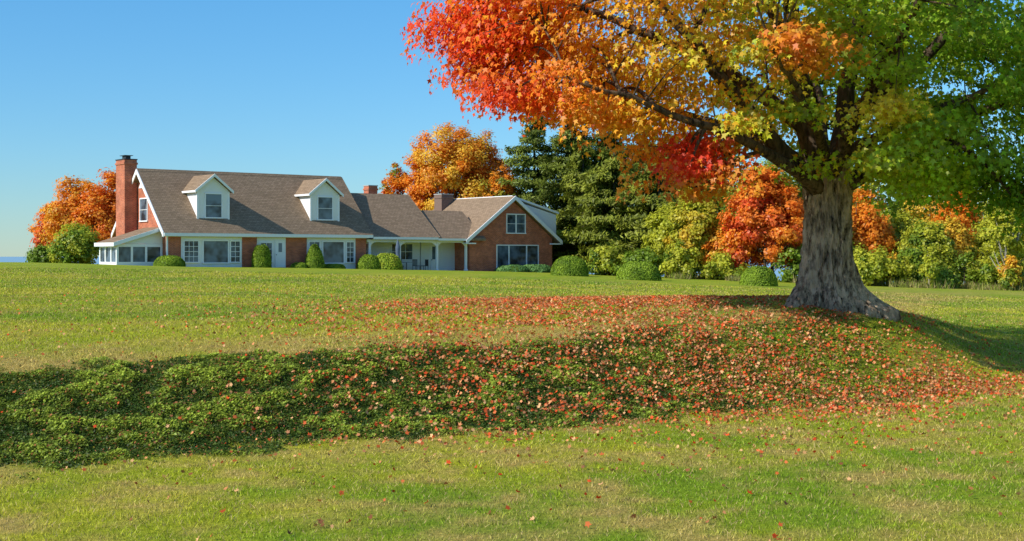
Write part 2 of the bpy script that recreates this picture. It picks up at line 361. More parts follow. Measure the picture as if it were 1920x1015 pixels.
def window(a0,a1,z0,z1,plane,face='front',nx=1,nz=1,parent=H,name="window",fw=.09,split=None,label=None):
    fr=MB(); gl=MB(); P=.07
    def B(mb,a,b,n0,n1,c,d):
        if face=='front': mb.box(a,b,plane-n1,plane-n0,c,d)
        elif face=='left': mb.box(plane-n1,plane-n0,a,b,c,d)
    B(fr,a0-fw,a1+fw,0,P,z1,z1+fw); B(fr,a0-fw-.03,a1+fw+.03,0,P+.04,z0-fw,z0)
    B(fr,a0-fw,a0,0,P,z0,z1); B(fr,a1,a1+fw,0,P,z0,z1)
    for i in range(1,nx):
        c=a0+(a1-a0)*i/nx; B(fr,c-.016,c+.016,.021,.05,z0,z1)
    for i in range(1,nz):
        c=z0+(z1-z0)*i/nz; B(fr,a0,a1,.021,.055,c-.018,c+.018)
    if split:
        for c in split: B(fr,c-.06,c+.06,.02,P-.004,z0,z1)
    B(gl,a0,a1,0.002,.02,z0,z1)
    f=S(fr).obj(name,M_white,parent); g_=S(gl).obj("window_glass",M_glass,f)
    if label: f["label"]=label
    return f
for a_,b_ in ((1.15,6.15),(11.85,16.35),(7.45,9.95)): S(MB().box(a_,b_,-.05,-.002,-2,1.42)).obj("bay_panel",M_sid,H)
window(1.4,2.5,-.45,1.1,-.05,nx=3,nz=4); window(2.95,4.95,-.5,1.12,-.05,label="large picture window in white frame"); window(5.2,5.95,-.45,1.1,-.05,nx=2,nz=4)
window(12.05,12.95,-.5,1.1,-.05,nx=2,nz=4); window(13.3,15.2,-.55,1.12,-.05,label="large picture window in white frame"); window(15.5,16.15,-.5,1.1,-.05,nx=2,nz=4)
d=MB(); d.box(9.0,9.85,-.11,-.05,-.9,1.2); dr=S(d).obj("door",M_white,H)
S(MB().box(9.28,9.58,-.13,-.11,.3,1.0)).obj("window_glass",M_glass,dr); S(MB().box(9.06,9.12,-.17,-.11,.05,.12)).obj("handle",M_metal,dr)
window(7.75,8.7,-.4,1.0,-.05,nx=2,nz=3)
window(18.1,19.2,-.2,1.0,2.2,nx=2,nz=2); window(21.3,23.4,-.3,1.0,2.2,nx=3,nz=2)
d=MB(); d.box(25.3,26.2,2.13,2.2,-1.28,.95); dr=S(d).obj("door",M_white,H); S(MB().box(25.45,26.05,2.11,2.13,-.3,.8)).obj("window_glass",M_glass,dr)
S(MB().box(25.36,25.42,2.06,2.13,-.4,-.3)).obj("handle",M_metal,dr)
window(32.0,34.0,2.05,3.65,0,nx=1,nz=2,split=[33.0]); window(30.9,35.5,-1.0,.9,0,split=[32.2,34.2],label="wide three-part window")
window(3.4,4.7,2.7,4.35,0,'left',nx=1,nz=2)
S(MB().prism([(4.0,5.2),(5.0,5.2),(4.5,5.75)],-.05,-.002,'x')).obj("gable_vent",M_white,H)
for uc in (4.1,13.9):
    D_=MB().prism([(uc-1.3,2.0),(uc+1.3,2.0),(uc+1.3,5.02),(uc,6.02),(uc-1.3,5.02)],.7,3.85,'y')
    do=S(D_).obj("dormer",M_sid,H)
    q_=MB().prism([(uc-1.55,4.98),(uc,6.26),(uc+1.55,4.98),(uc+1.55,4.86),(uc,6.12),(uc-1.55,4.86)],.45,4.15,'y')
    S(q_).obj("dormer_roof",M_sh2,do)
    t_=MB(); rake(t_,'y',uc,uc-1.6,uc+1.6,4.98,6.26,.38,.45,.2,.01); t_.box(uc-1.36,uc-1.2,.64,.70,2.7,4.95); t_.box(uc+1.2,uc+1.36,.64,.70,2.7,4.95)
    t_.box(uc-1.62,uc-1.55,.45,2.9,4.82,4.97)
    S(t_).obj("dormer_trim",M_white,do)
    window(uc-.62,uc+.68,2.95,4.72,.7,nx=1,nz=2,name="dormer_window")
q_=MB().prism([(32.8,4.95),(37.75,3.72),(37.75,1.55)],.1,9,'y'); sd=S(q_).obj("dormer",M_sid,H); sd["label"]="shed dormer with white siding"
S(MB().prism([(32.6,5.36),(38.0,3.98),(38.0,3.8),(32.6,5.2)],-.02,9.3,'y')).obj("dormer_roof",M_white,sd)
def chimney(u0,u1,v0,v1,z0,z1,par,cap=M_conc,mat=M_brick,flue=True):
    c=S(MB().box(u0,u1,v0,v1,z0,z1).box(u0-.06,u1+.06,v0-.06,v1+.06,z1-.35,z1-.2)).obj("chimney",mat,par)
    k=MB().box(u0-.04,u1+.04,v0-.04,v1+.04,z1,z1+.08)
    if flue: 
        k.box(u0+.3,u1-.3,v0+.5,v1-.5,z1+.08,z1+.32); k.box(u0+.15,u1-.15,v0+.35,v1-.35,z1+.34,z1+.38)
    S(k).obj("chimney_cap",cap,c); return c
chimney(-1.05,-.06,5.3,7.0,-2,7.40,R1,M_dark); chimney(20.9,21.8,5.2,6.0,4,6.05,R2,M_conc,flue=False)
M_chm=m_plain("weathered_brick",(.20,.13,.10),.8)
chimney(31.0,32.3,8.6,9.8,4,5.7,R4,M_conc,M_chm,False)
# sunroom
sr=MB(); sr.box(-3.6,-.02,.6,3.9,-2.2,-.45); srw=S(sr).obj("sunroom",M_white,H)
S(MB().prism([(-3.9,.96),(-.02,2.16),(-.02,2.09),(-3.9,.88)],.33,4.0,'y')).obj("sunroom_roof",M_sh2,srw)
fr=MB(); fr.prism([(-3.95,.98),(-.02,2.2),(-.02,1.93),(-3.95,.70)],.27,.33,'y'); fr.box(-3.96,-3.9,.33,4.0,.70,.97)
for u in (-3.6,-2.5,-1.4,-.2): fr.box(u,u+.16,.6,.76,-.45,.88)
for v in (1.6,2.7,3.74): fr.box(-3.6,-3.44,v,v+.16,-.45,.84)
fr.box(-3.44,-.2,.62,.74,.66,.88); fr.box(-3.58,-3.46,.76,3.8,.62,.84)
S(fr).obj("sunroom_frame",M_white,srw)
gl=MB().box(-3.50,-.1,.66,.70,-.45,.68).box(-3.52,-3.50,.78,3.8,-.45,.64); S(gl).obj("window_glass",M_glass,srw)
S(MB().prism([(-3.4,.89),(-.03,1.93),(-.03,.89)],.64,.70,'y')).obj("sunroom_gable",M_sid,srw)
# patio furniture
def chair(u,v,rot):
    x,y=HW(u,v); z=E-1.28
    e=empty("patio_chair",(x,y,z),"dark metal patio chair standing on the porch","chair",rot,"chairs on the porch")
    MB().box(-.25,.25,-.25,.25,.40,.45).obj("seat",M_dark,e)
    b=MB()
    for i in range(5): b.box(-.23+i*.105,-.19+i*.105,.21,.25,.45,.92)
    b.box(-.25,.25,.21,.25,.92,.97).obj("backrest",M_dark,e)
    for sx in (-.23,.2):
        for sy in (-.24,.21): MB().box(sx,sx+.03,sy,sy+.03,0,.40).obj("leg",M_dark,e)
chair(21.3,.9,.4); chair(22.9,.8,2.6); chair(24.0,1.2,4.2)
x,y=HW(22.1,1.1); e=empty("patio_table",(x,y,E-1.28),"round patio table standing on the porch","table")
k=24; MB().prism([(.55*math.cos(i*2*math.pi/k),.55*math.sin(i*2*math.pi/k)) for i in range(k)],.70,.74,'z').obj("table_top",M_metal,e)
MB().tube([(0,0,0),(0,0,.35),(0,0,.70)],[.04,.03,.04],8).tube([(0,0,0),(0,0,.04)],[.25,.22],12).obj("table_leg",M_dark,e)
x,y=HW(19.9,-.9); e=empty("patio_umbrella",(x,y,Gs(x,y)),"closed blue grey patio umbrella beside the porch","umbrella")
MB().tube([(0,0,0),(0,0,2.5)],[.03,.025],8).obj("pole",M_metal,e)
MB().tube([(0,0,.9),(0,0,1.3),(0,0,1.8),(0,0,2.2),(0,0,2.45)],[.2,.17,.2,.12,.03],10).obj("canopy",M_blue,e)
# ---------------------------------------------------------------- shrubs
def shrub(x,y,rx,h,label,col1,col2,n=4200,ry=None,shape='ball',name="boxwood_shrub",leaf=.052,group=None,rag=.06):
    ry=ry or rx; z0=Gs(x,y)
    e=empty(name,(x,y,z0),label,"shrub",0,group)
    d_=norm(rng.normal(size=(n,3))); d_[:,2]=np.abs(d_[:,2])*1.0-.12*(rng.random(n))
    def surf(d):
        if shape=='column':
            rr_=np.sqrt(np.clip(1-np.clip(np.abs(d[:,2]),0,1)**3.2,0,1)); a_=np.arctan2(d[:,1],d[:,0]); return np.c_[rr_*rx*np.cos(a_),rr_*ry*np.sin(a_),d[:,2]*h]
        if shape=='cone':
            t=np.clip(d[:,2],0,1)**.8; a_=np.arctan2(d[:,1],d[:,0]); rr=rx*(1-t**1.5)**.6; return np.c_[rr*np.cos(a_),rr*np.sin(a_),t*h]
        p=np.abs(d)**.85*np.sign(d); return np.c_[p[:,0]*rx,p[:,1]*ry,p[:,2]*h]
    Sf=surf(d_); nz=fbm(Sf[:,0]+x,Sf[:,1]+y,Sf[:,2],.5,61)
    Sf=Sf*(1-rag/2+rag*nz)[:,None]*(1-.04*rng.random(n))[:,None]
    c=lerp3(np.tile(col1,(n,1)),np.tile(col2,(n,1)),np.clip(nz*1.3-.2+.3*(rng.random(n)-.5),0,1))*(.7+.6*rng.random(n))[:,None]
    leaves("foliage",Sf,d_+rng.normal(size=(n,3))*.4,leaf*(.7+.6*rng.random(n)),c,QUAD,M_needle,e)
    k1,k2=14,8; v=[];f=[]
    for i in range(k2+1):
        ph=i/k2*math.pi/2
        for j in range(k1):
            a_=j/k1*2*math.pi; v.append((math.cos(a_)*math.cos(ph),math.sin(a_)*math.cos(ph),math.sin(ph)))
    v=surf(np.array(v))*.93
    for i in range(k2):
        for j in range(k1): f.append((i*k1+j,i*k1+(j+1)%k1,(i+1)*k1+(j+1)%k1,(i+1)*k1+j))
    MB().add(v,f).obj("inner_core",M_core,e,True)  # closed dark core added inside the leaf shell
Gd=[.12,.20,.018];Gl=[.34,.46,.035]; Yg=[.48,.48,.045]
hp=lambda u,v:HW(u,v)
x,y=hp(-.3,-1.2); shrub(x,y,1.15,.85,"low rounded green shrub beside the brick wall",Gd,Gl)
x,y=hp(7.4,-.9); shrub(x,y,.75,1.85,"tall clipped green shrub beside the front door",Gd,Gl,shape='column',name="columnar_shrub")
x,y=hp(12.0,-1.0); shrub(x,y,.82,2.0,"cone shaped evergreen shrub beside the window",Gd,Gl,shape='cone',name="conical_shrub")
x,y=hp(17.0,-1.1); shrub(x,y,1.0,1.25,"rounded green shrub beside the porch",Gd,Gl)
x,y=hp(18.5,-1.4); shrub(x,y,1.3,1.4,"rounded yellow green shrub beside the porch",Gl,Yg)
x,y=hp(10.8,-.7); shrub(x,y,.7,.45,"small low shrub beside the brick wall",Gd,Gl,1500)
x,y=hp(13.8,-.8); shrub(x,y,1.0,.4,"small low shrub beneath the picture window",Gd,Gl,1500)
x,y=hp(31.6,-1.4); shrub(x,y,1.5,.6,"spreading juniper below the wide window",[.07,.17,.05],[.20,.36,.10],3000,name="juniper_shrub",leaf=.1,rag=.4)
x,y=hp(33.9,-1.6); shrub(x,y,1.7,.7,"spreading juniper below the wide window",[.07,.17,.05],[.20,.36,.10],3000,name="juniper_shrub",leaf=.1,rag=.4)
gp="clipped round shrubs along the lawn edge"
shrub(4.2,101,1.4,1.5,"clipped round green shrub on the lawn",Gd,Gl,7000,group=gp)
shrub(8.4,92,1.5,1.3,"clipped round green shrub on the lawn",Gd,Gl,7000,group=gp)
shrub(15.3,86,1.15,1.25,"clipped round green shrub on the lawn",Gd,Gl,7000,group=gp)
# ---------------------------------------------------------------- distant trees
RED=[.90,.15,.04];ORG=[.97,.36,.03];GLD=[.90,.55,.05];YGR=[.56,.56,.045];GRN=[.24,.35,.03];DGR=[.08,.14,.02];DOR=[.90,.26,.025]
def dtree(x,y,h,r,cols,label,seed,n=9000,leaf=.125,z0=.12,name="maple_tree",bark=None,group=None,K=120,up=.0):
    R_=np.random.default_rng(seed); gz=Gs(x,y)
    n=int(n*1.6) if leaf==.125 else n
    e=empty(name,(x,y,gz),label,"tree",0,group)
    cz=h*(z0+1)/2; rz=h*(1-z0)/2
    d_=norm(R_.normal(size=(K,3))); rad=(R_.random(K)**.42)*.9
    C=d_*rad[:,None]*np.array([r,r,rz]); C[:,:2]*=(1-.28*np.clip(C[:,2]/rz,-1,1))[:,None]
    C[:,2]+=cz
    cr=r*(.14+.15*R_.random(K))
    i=R_.integers(0,K,n); dd=norm(R_.normal(size=(n,3))); rr=R_.random(n)**.6
    P=C[i]+dd*rr[:,None]*cr[i][:,None]*np.array([1,1,.75])
    P+=R_.normal(size=(n,3))*.16
    out=norm(P-np.array([0,0,cz*.8])); Nn=out*.9+dd*.7+np.array([-.15,-.1,.5])+R_.normal(size=(n,3))*.45
    cc=np.array(cols); ci=np.clip((C[:,2]/h*.3+R_.random(K)*.9)*len(cc),0,len(cc)-1e-3)
    a_=np.floor(ci).astype(int); b_=np.minimum(a_+1,len(cc)-1); base=lerp3(cc[a_],cc[b_],ci-a_)
    col=base[i]*(.6+.7*R_.random(n))[:,None]
    leaves("crown",P,Nn,leaf*(.6+.8*R_.random(n)),np.clip(col,0,.97),QUAD,M_leaf,e)
    t=MB(); lean=R_.normal(size=2)*.03*h
    tp=catmull([(0,0,-.5),(lean[0]*.3,lean[1]*.3,h*.25),(lean[0],lean[1],h*.55),(lean[0]*1.1,lean[1]*1.2,h*.85)],4)
    rb=max(.035,h*.015); t.tube(tp,np.linspace(rb,rb*.2,len(tp)),8)
    for j in R_.choice(K,min(16,K),replace=False):
        s0=tp[min(len(tp)-1,int(np.clip(C[j][2]/h*.7,.15,.8)*len(tp)))]
        mid=(s0+C[j])/2+np.array([0,0,-.05*h*R_.random()]); t.tube([s0,mid,C[j]],[rb*.4,rb*.25,rb*.08],5)
    t.obj("trunk",bark or M_bark2,e,True); return e
def pine(x,y,h,r,label,seed,n=12000,c1=(.05,.08,.012),c2=(.10,.14,.03),name="pine_tree",droop=.12,leaf=.24):
    R_=np.random.default_rng(seed); gz=Gs(x,y); e=empty(name,(x,y,gz),label,"tree")
    nb=int(h*9); t=np.clip(R_.random(nb)**.85*.95+.04,.03,.99); az=R_.random(nb)*6.283
    ln=r*np.clip(1-t,.05,1)**.5*(.45+.75*R_.random(nb))*np.clip(t*6+.5,0,1)
    wt=ln/ln.sum(); i=R_.choice(nb,n,p=wt); s=R_.random(n)**.5
    px=ln[i]*s; spread=R_.normal(size=n)*.22*ln[i]*np.clip(s,.3,1)
    dx=np.cos(az[i]);dy=np.sin(az[i])
    P=np.c_[px*dx-spread*dy,px*dy+spread*dx,t[i]*h-droop*px*s+.20*px*px/r+R_.normal(size=n)*.17]
    Nn=np.c_[R_.normal(size=n)*.7+dx*.7-.2,R_.normal(size=n)*.7+dy*.7-.1,np.ones(n)*.6]
    T=np.c_[dx,dy,np.full(n,.5)]+R_.normal(size=(n,3))*.9
    k=np.clip(s*.8-.25+R_.random(nb)[i]*.6-.1,0,1)
    col=lerp3(np.tile(c1,(n,1)),np.tile(c2,(n,1)),k)*(.65+.6*R_.random(n))[:,None]  # sunlit look painted in: needles dark near the trunk, yellower at bough tips
    leaves("crown",P,Nn,leaf*(.6+.7*R_.random(n)),col,NEED,M_needle,e,T=T)
    tb=MB(); tb.tube([(0,0,-.5),(0,0,h*.5),(0,0,h*.97)],[h*.018,h*.01,.03],8)
    for j in range(0,nb,3):
        z_=t[j]*h; tb.tube([(0,0,z_),(ln[j]*.8*math.cos(az[j]),ln[j]*.8*math.sin(az[j]),z_-droop*ln[j]*.6)],[.05,.015],4)
    tb.obj("trunk",M_bark2,e,True); return e
dtree(-42.5,135,9.6,3.3,[GRN,ORG,GLD,ORG],"orange and gold maple behind the house",1,11000)
dtree(-45.3,138,7.0,2.5,[DOR,RED,ORG],"small russet maple beside the lawn crest",2,7000)
dtree(-38.8,133,9.8,3.3,[DOR,ORG,ORG,DOR],"orange maple behind the brick chimney",3,11000)
dtree(-39.0,124,3.8,2.6,[DGR,GRN,GRN,YGR],"bushy green tree beside the house",4,6000,z0=0)
dtree(-42.5,126,2.0,1.6,[DGR,GRN],"low green bush beside the house",5,2500,z0=0,name="green_bush")
dtree(-36,140,9,3.2,[DOR,ORG,DOR],"orange maple behind the house",6,7000)
dtree(-6.2,142,17.0,5.2,[DOR,ORG,ORG,GLD],"tall orange maple behind the house",11,23000)
dtree(-9.6,144,13.8,3.7,[DOR,ORG,ORG],"orange maple behind the house",12,12000)
dtree(-2.8,144,15.6,3.6,[ORG,DOR,ORG,DOR],"tall orange maple behind the house",13,14000)
dtree(-12.2,146,12.0,2.1,[DGR,GRN,DOR],"dark green tree behind the orange maples",14,6000)
dtree(-1.0,138,11,3.0,[DOR,GRN,ORG],"green and orange tree behind the house",15,8000)
dtree(-14,150,8,3,[DGR,GRN],"dark green tree behind the house",16,5000)
for k_,(x,y,h,r) in enumerate([(2.2,137,16.6,4.8),(5.8,134,16.0,5.0),(9.6,135,15.6,5.2),(13.2,136,14.6,4.8),(8.9,121,11.0,4.2),(12.6,119,10.0,4.2),(6.6,129,12,3.8),(15.4,126,11,4.3)]):
    pine(x,y,h,r,"tall dark green pine at the wood edge" if h>12 else "broad green pine beside the lawn",20+k_,24000,c2=(.31,.33,.035) if h<=12 else (.20,.24,.03))
dtree(16,142,15,5,[DGR,GRN,YGR],"tall green tree in the wood",30,11000)
dtree(21,144,14.5,5,[DGR,GRN,GRN],"tall green tree in the wood",31,11000)
dtree(18.3,128,11,4.2,[DGR,GRN,YGR],"green leafy tree in the wood",37,11000)
dtree(14.4,110,7.6,2.5,[GRN,YGR,GLD,YGR],"slender yellow green tree at the wood edge",32,9000)
dtree(12.4,112,6.2,1.9,[GRN,YGR,YGR],"small yellow green tree at the wood edge",33,6000)
dtree(16.4,109,4.6,1.5,[DOR,ORG,GLD],"small orange sapling at the wood edge",34,4000)
dtree(19.6,107,9.2,3.4,[DOR,RED,ORG,DOR],"bright red orange maple at the wood edge",35,18000,z0=.06)
dtree(22.8,109,7.2,2.4,[RED,ORG,DOR],"orange red maple at the wood edge",36,9000)
dtree(17.6,108,5.2,1.8,[DOR,ORG,RED],"low orange maple at the wood edge",38,5000,z0=.03)
rr=np.random.default_rng(99)
lab={0:"orange maple in the wood edge",1:"green leafy tree in the wood edge",2:"yellow green tree in the wood edge"}
pals=[[DOR,ORG,ORG],[DGR,GRN,YGR],[GRN,YGR,GLD]]
spec=[(25.5,112,6.5,2.5,1),(28.5,113,8.0,2.7,0),(31.5,116,6.6,2.6,1),(33,111,5.6,2.4,1),(35.5,113,6.0,2.4,2),(37.8,118,8.8,2.6,0),(40,114,6.6,2.6,1),(42.5,112,7.4,2.7,2),(45,117,7,3,1),
 (24,128,12.5,4.6,1),(29,132,13,5,1),(34.5,132,12,4.7,1),(39.5,130,11.5,4.5,2),(46,132,12.5,4.8,1),(51,128,12,4,2),(56,134,13,4.5,1),(49,118,8,3,1)]
for k_,(x,y,h,r,p) in enumerate(spec): dtree(x,y,h,r,pals[p],lab[p],50+k_,7500 if h<10 else 9500,z0=.06)
for k_,(x,y) in enumerate([(24.5,103),(27.5,105.5),(30,103.5),(32.5,106),(35,104),(37.5,106.5),(40,103.5),(42,107),(21.5,105.5),(13,105.5),(16,106.5),(10,108),(7.5,110),(26,108),(29,109),(34,109),(39,109),(31.3,101.8),(36.4,102.6),(26.2,101.6)]):
    dtree(x,y,1.4+2.0*rr.random(),1.5+.9*rr.random(),[[DGR,GRN,YGR],[GRN,YGR],[DGR,GRN,GRN]][k_%3],"low leafy bush at the wood edge",80+k_,3200,z0=-.15,name="green_bush",K=30,leaf=.12,group="bushes along the wood edge")
for k_,(x,y,h) in enumerate([(35.8,101,7.5),(37.2,103,8.0)]):
    dtree(x,y,h,1.7,[GRN,YGR,YGR],"thin white birch at the wood edge",110+k_,3800,z0=.2,name="birch_tree",bark=M_birch,K=34,leaf=.12)
for k_ in range(14):
    x=25+rr.random()*15; y=98+rr.random()*7; h=1.6+2.2*rr.random()
    dtree(x,y,h,.55+.4*rr.random(),[[GRN,YGR],[DGR,GRN,YGR],[YGR,GRN],[DOR,GLD]][k_%4],"thin leafy sapling at the lawn edge",130+k_,700,z0=.1,name="sapling",bark=M_birch if k_%4==0 else M_bark2,K=14,leaf=.11,group="saplings along the lawn edge")
N=16000; x=12+rr.random(N)*32; y=99+rr.random(N)*6.5+np.where(x<22,3,0); k=fbm(x,y,0,2.5,71)>.5; x=x[k];y=y[k];N=len(x);z=G(x,y)
h=(.2+.5*rr.random(N))*(.5+fbm(x,y,0,2,72)); th=rr.random(N)*6.28; V=np.zeros((N,3,3)); w=.035
V[:,0]=np.c_[x-np.cos(th)*w,y-np.sin(th)*w,z];V[:,1]=np.c_[x+np.cos(th)*w,y+np.sin(th)*w,z];V[:,2]=np.c_[x+rr.normal(size=N)*.2,y+rr.normal(size=N)*.2,z+h]
c=np.array([(.42,.34,.14),(.30,.38,.05),(.34,.32,.09)])[rr.integers(0,3,N)]*(.6+.7*rr.random(N))[:,None]
g=fastmesh("tall_dry_grass",V.reshape(-1,3),3,M_grass,c); g["kind"]="stuff"; g["label"]="tall straw coloured grass along the wood edge"
# ---------------------------------------------------------------- big maple
TX,TY=7.25,32.; TZ=Gs(TX,TY)
mp=empty("maple_tree",(TX,TY,TZ),"large old maple with red orange and green leaves on the lawn","tree")
def tl(p): return (p[0]-TX,p[1]-TY,p[2]+E-TZ)
nr,ns=110,220; v=[];
hs=np.linspace(-1.3,3.4,nr); an=np.linspace(0,2*math.pi,ns,endpoint=False)
for h in hs:
    b_=np.interp(h,[-1.3,0,.4,1,2,2.7,3.4],[.88,.69,.59,.53,.49,.51,.44])
    fl=math.exp(-max(h+.1,0)/.42)
    lob=(.5+.5*np.cos(an*5+.6))**2*.8+(.5+.5*np.cos(an*3-1.0))**2*.35
    rgt=np.clip(np.cos(an+.45),0,1)**5*1.3+np.clip(np.cos(an-math.pi-.2),0,1)**5*.6
    fl2=math.exp(-max(h+.15,0)/.34)
    r_=b_+fl*.40*lob+fl2*.45*rgt
    rid=fbm(np.cos(an)*4.2,np.sin(an)*4.2,h*.7+0*an,.6,81); rid2=fbm(np.cos(an)*4.2,np.sin(an)*4.2,h*1.1+0*an,.26,83)
    r_=r_*(1+.24*(rid-.5)-.08*np.clip(1-np.abs(rid2-.5)*7,0,1)+.16*(rid2-.5))+.04*np.cos(an*2+.4)
    cx=-.02+.03*h; 
    for a_,q_ in zip(an,r_): v.append((cx+q_*math.cos(a_),q_*math.sin(a_),h))
f=[(i*ns+j,i*ns+(j+1)%ns,(i+1)*ns+(j+1)%ns,(i+1)*ns+j) for i in range(nr-1) for j in range(ns)]
f.append(tuple(range((nr-1)*ns,nr*ns)))
MB().add(v,f).obj("trunk",M_bark,mp,True)
tk=MB()
limbs=[
 ([(7.3,32,1.5),(6.95,32,2.6),(6.6,31.8,3.8),(6.4,31.7,5.4),(6.6,32,8),(6.5,32.2,11.5)],.40,.09),
 ([(7.4,32.1,1.5),(7.7,32.3,2.7),(7.85,32.5,3.9),(8.1,32.4,5.6),(8.7,32.8,8.5),(8.9,33,12)],.32,.08),
 ([(7.1,31.9,1.5),(6.2,31.3,2.25),(5.2,30.6,3.2),(4.2,30,4.3),(3.0,29.6,5.6),(1.8,29.4,7.0)],.26,.05),
 ([(7.1,31.8,1.5),(6.0,30.8,2.1),(4.8,29.8,2.6),(3.6,29,2.9),(2.2,28.4,3.3),(1.2,28,3.6)],.17,.03),
 ([(6.7,31.9,3.0),(5.2,32.5,4.2),(3.4,33,5.2),(1.4,33.2,6.0),(-.4,33.2,6.4)],.2,.04),
 ([(7.0,32.0,2.0),(5.6,33.2,2.9),(4.0,34.4,3.6),(2.0,35.4,4.3),(.4,36,4.6)],.18,.03),
 ([(7.6,31.9,1.6),(8.9,31.3,2.4),(10.5,30.8,3.3),(12.4,30.4,4.1),(14.5,30,5)],.22,.04),
 ([(7.6,32.2,1.6),(9.0,32.8,2.5),(10.8,33.6,3.3),(12.8,34.4,4.1),(14.4,35,4.8)],.2,.04),
 ([(7.4,32.3,1.8),(7.6,34,3.0),(8,36,4.2),(8.2,38.5,5.4)],.22,.05),
 ([(7.3,31.7,1.9),(7.5,30,3.1),(7.8,28,4.3),(8,26,5.4)],.2,.05),
 ([(7.8,32.3,3.2),(9.4,32.0,4.5),(11,31.6,6.2),(12.8,31.2,8)],.2,.05),
 ([(6.5,31.8,4.4),(5.6,30.6,5.8),(4.5,29.4,7.5),(3.5,28.5,9.5)],.18,.05),
 ([(7.3,31.7,2.2),(8.4,30.2,2.8),(9.8,28.8,3.4),(11.0,27.8,4.0)],.15,.03),
 ([(7.2,31.7,2.1),(6.6,30.0,2.7),(5.8,28.2,3.2),(5,26.6,4.0)],.15,.03),
]
nodes=[]
for P,r0,r1 in limbs:
    c_=catmull(P,5); c_=c_+(np.c_[vn(c_[:,2]*3,c_[:,0],0,1,91),vn(c_[:,2]*3,c_[:,1],0,1,92),vn(c_[:,0]*2,c_[:,1]*2,0,1,93)]-.5)*.26*np.linspace(0,1,len(c_))[:,None]
    R_=r0+(r1-r0)*np.linspace(0,1,len(c_))**.8
    tk.tube([tl(p) for p in c_],R_,12); nodes+= [(p,rr_) for p,rr_ in zip(c_[3:],R_[3:])]
NP=np.array([p for p,_ in nodes])
CC=np.array([7.6,32.3,8.4]); RR=np.array([10.1,8.0,8.2])
ZX=[-3,-1.4,-.6,0,1,2,3.5,6.2,6.5,8.4,9.2,11,16]; ZZ=[5.6,5.0,4.3,3.5,3.15,2.8,2.5,2.35,2.5,2.1,1.75,1.45,1.4]
def ok(p):
    k=32/p[1]; xx=p[0]*k; zz_=p[2]*k
    return xx>-1.45 and zz_>np.interp(xx,ZX,ZZ)
def samp(nc,zlo,zhi,shell):
    out=[]
    while len(out)<nc:
        d_=norm(rng.normal(size=(1,3)))[0]; s=shell+(1-shell)*rng.random()**.6
        if rng.random()<.20: s=.35+.45*rng.random()
        p=CC+d_*RR*s*(1+.10*(vn(d_[0]*3,d_[1]*3,d_[2]*3,1,95)-.5)*2)
        if zlo<p[2]<zhi:
            if p[2]<8 and not ok(p): continue
            if vn(p[0],p[1],p[2],1.2,97)<.36: continue
            if abs(p[0]-7.3)<1.1 and p[1]<33 and p[2]<2.4: continue
            if abs(p[0]-6.9)<.8 and p[1]<32 and p[2]<4.8 and rng.random()<.8: continue
            if math.hypot(p[0]-TX,p[1]-TY)<1.0: continue
            out.append(p)
    return np.array(out)
low=samp(610,.5,7.4,.64); up=samp(140,7.6,16.5,.6)
ex=[]
def spray(x,z,nn,sp,y=31):
    for _ in range(nn): ex.append((x+rng.normal()*sp,y+rng.normal()*1.0,z+rng.normal()*sp*.5))
spray(4.0,2.15,14,.5,30); spray(9.4,1.8,10,.6,30.5); spray(7.9,2.3,8,.5,29.8); spray(11,1.45,12,.8,31); spray(-.1,3.45,8,.4,30); spray(8.3,3.2,6,.5,28.8); spray(-.9,5.2,16,.5,31); spray(6.6,4.6,6,.4,29)
spray(1.5,3.1,9,.6,30); spray(12.0,1.9,12,.8,31); spray(.5,5.0,18,.9,31); spray(-.5,4.4,9,.35,31)
cl=np.vstack([low,np.array(ex)])
def clcol(p,jit=.18,seed=101,sc=1.4,amp=.70):
    x,y_,z_=p[:,0],p[:,1],p[:,2]; m=len(p)
    t=(x*32/y_+2.0)/12+ (fbm(x,y_,z_,sc,seed)-.5)*amp + (rng.random(m)-.5)*jit +.012*(z_-4)*np.where(x>6,-1.2,.3)
    st=np.array([-.2,.04,.13,.27,.47,.59,.68,.80,1.0,1.3]); cs=np.array([(.92,.06,.02),(.95,.12,.02),(.98,.24,.02),(.98,.36,.02),(.98,.46,.03),(.86,.60,.035),(.62,.64,.035),(.40,.54,.03),(.30,.46,.025),(.22,.38,.022)])
    c=np.stack([np.interp(t,st,cs[:,k]) for k in range(3)],1)
    def patch(x0,z0,rad,colr,pw=1):
        nonlocal c
        w=np.exp(-(((x*32/y_-x0)/rad)**2+((z_*32/y_-z0)/(rad*.8))**2))*pw; w=np.clip(w*1.4,0,1)*(y_<33)
        c=lerp3(c,np.tile(colr,(m,1)),w)
    patch(4.2,2.3,.75,(.90,.07,.02)); patch(6.6,4.8,.6,(.94,.24,.02)); patch(8.6,3.4,.6,(.92,.66,.04),.8); patch(8.0,2.4,.6,(.78,.68,.04),.7); patch(9.6,1.9,.8,(.50,.66,.03),.8); patch(-.2,3.5,.9,(.94,.12,.02))
    return c
K=len(cl)
sub=cl[rng.choice(K,120,replace=False)]; nodes2=[]
for p in sub:
    d_=np.linalg.norm(NP-p,axis=1)+.6*np.maximum(NP[:,2]-p[2]+.3,0); j=int(np.argmin(d_)); a_=NP[j]; L=np.linalg.norm(p-a_)
    m1=a_+(p-a_)*.35+np.array([0,0,.10*L]); m2=a_+(p-a_)*.7+np.array([0,0,.10*L])
    q_=catmull([a_,m1,m2,p],3); R_=np.linspace(min(nodes[j][1]*.8,.04+.026*L),.02,len(q_)); tk.tube([tl(t_) for t_ in q_],R_,6); nodes2+=list(q_[2:])
N2=np.vstack([NP,np.array(nodes2)])
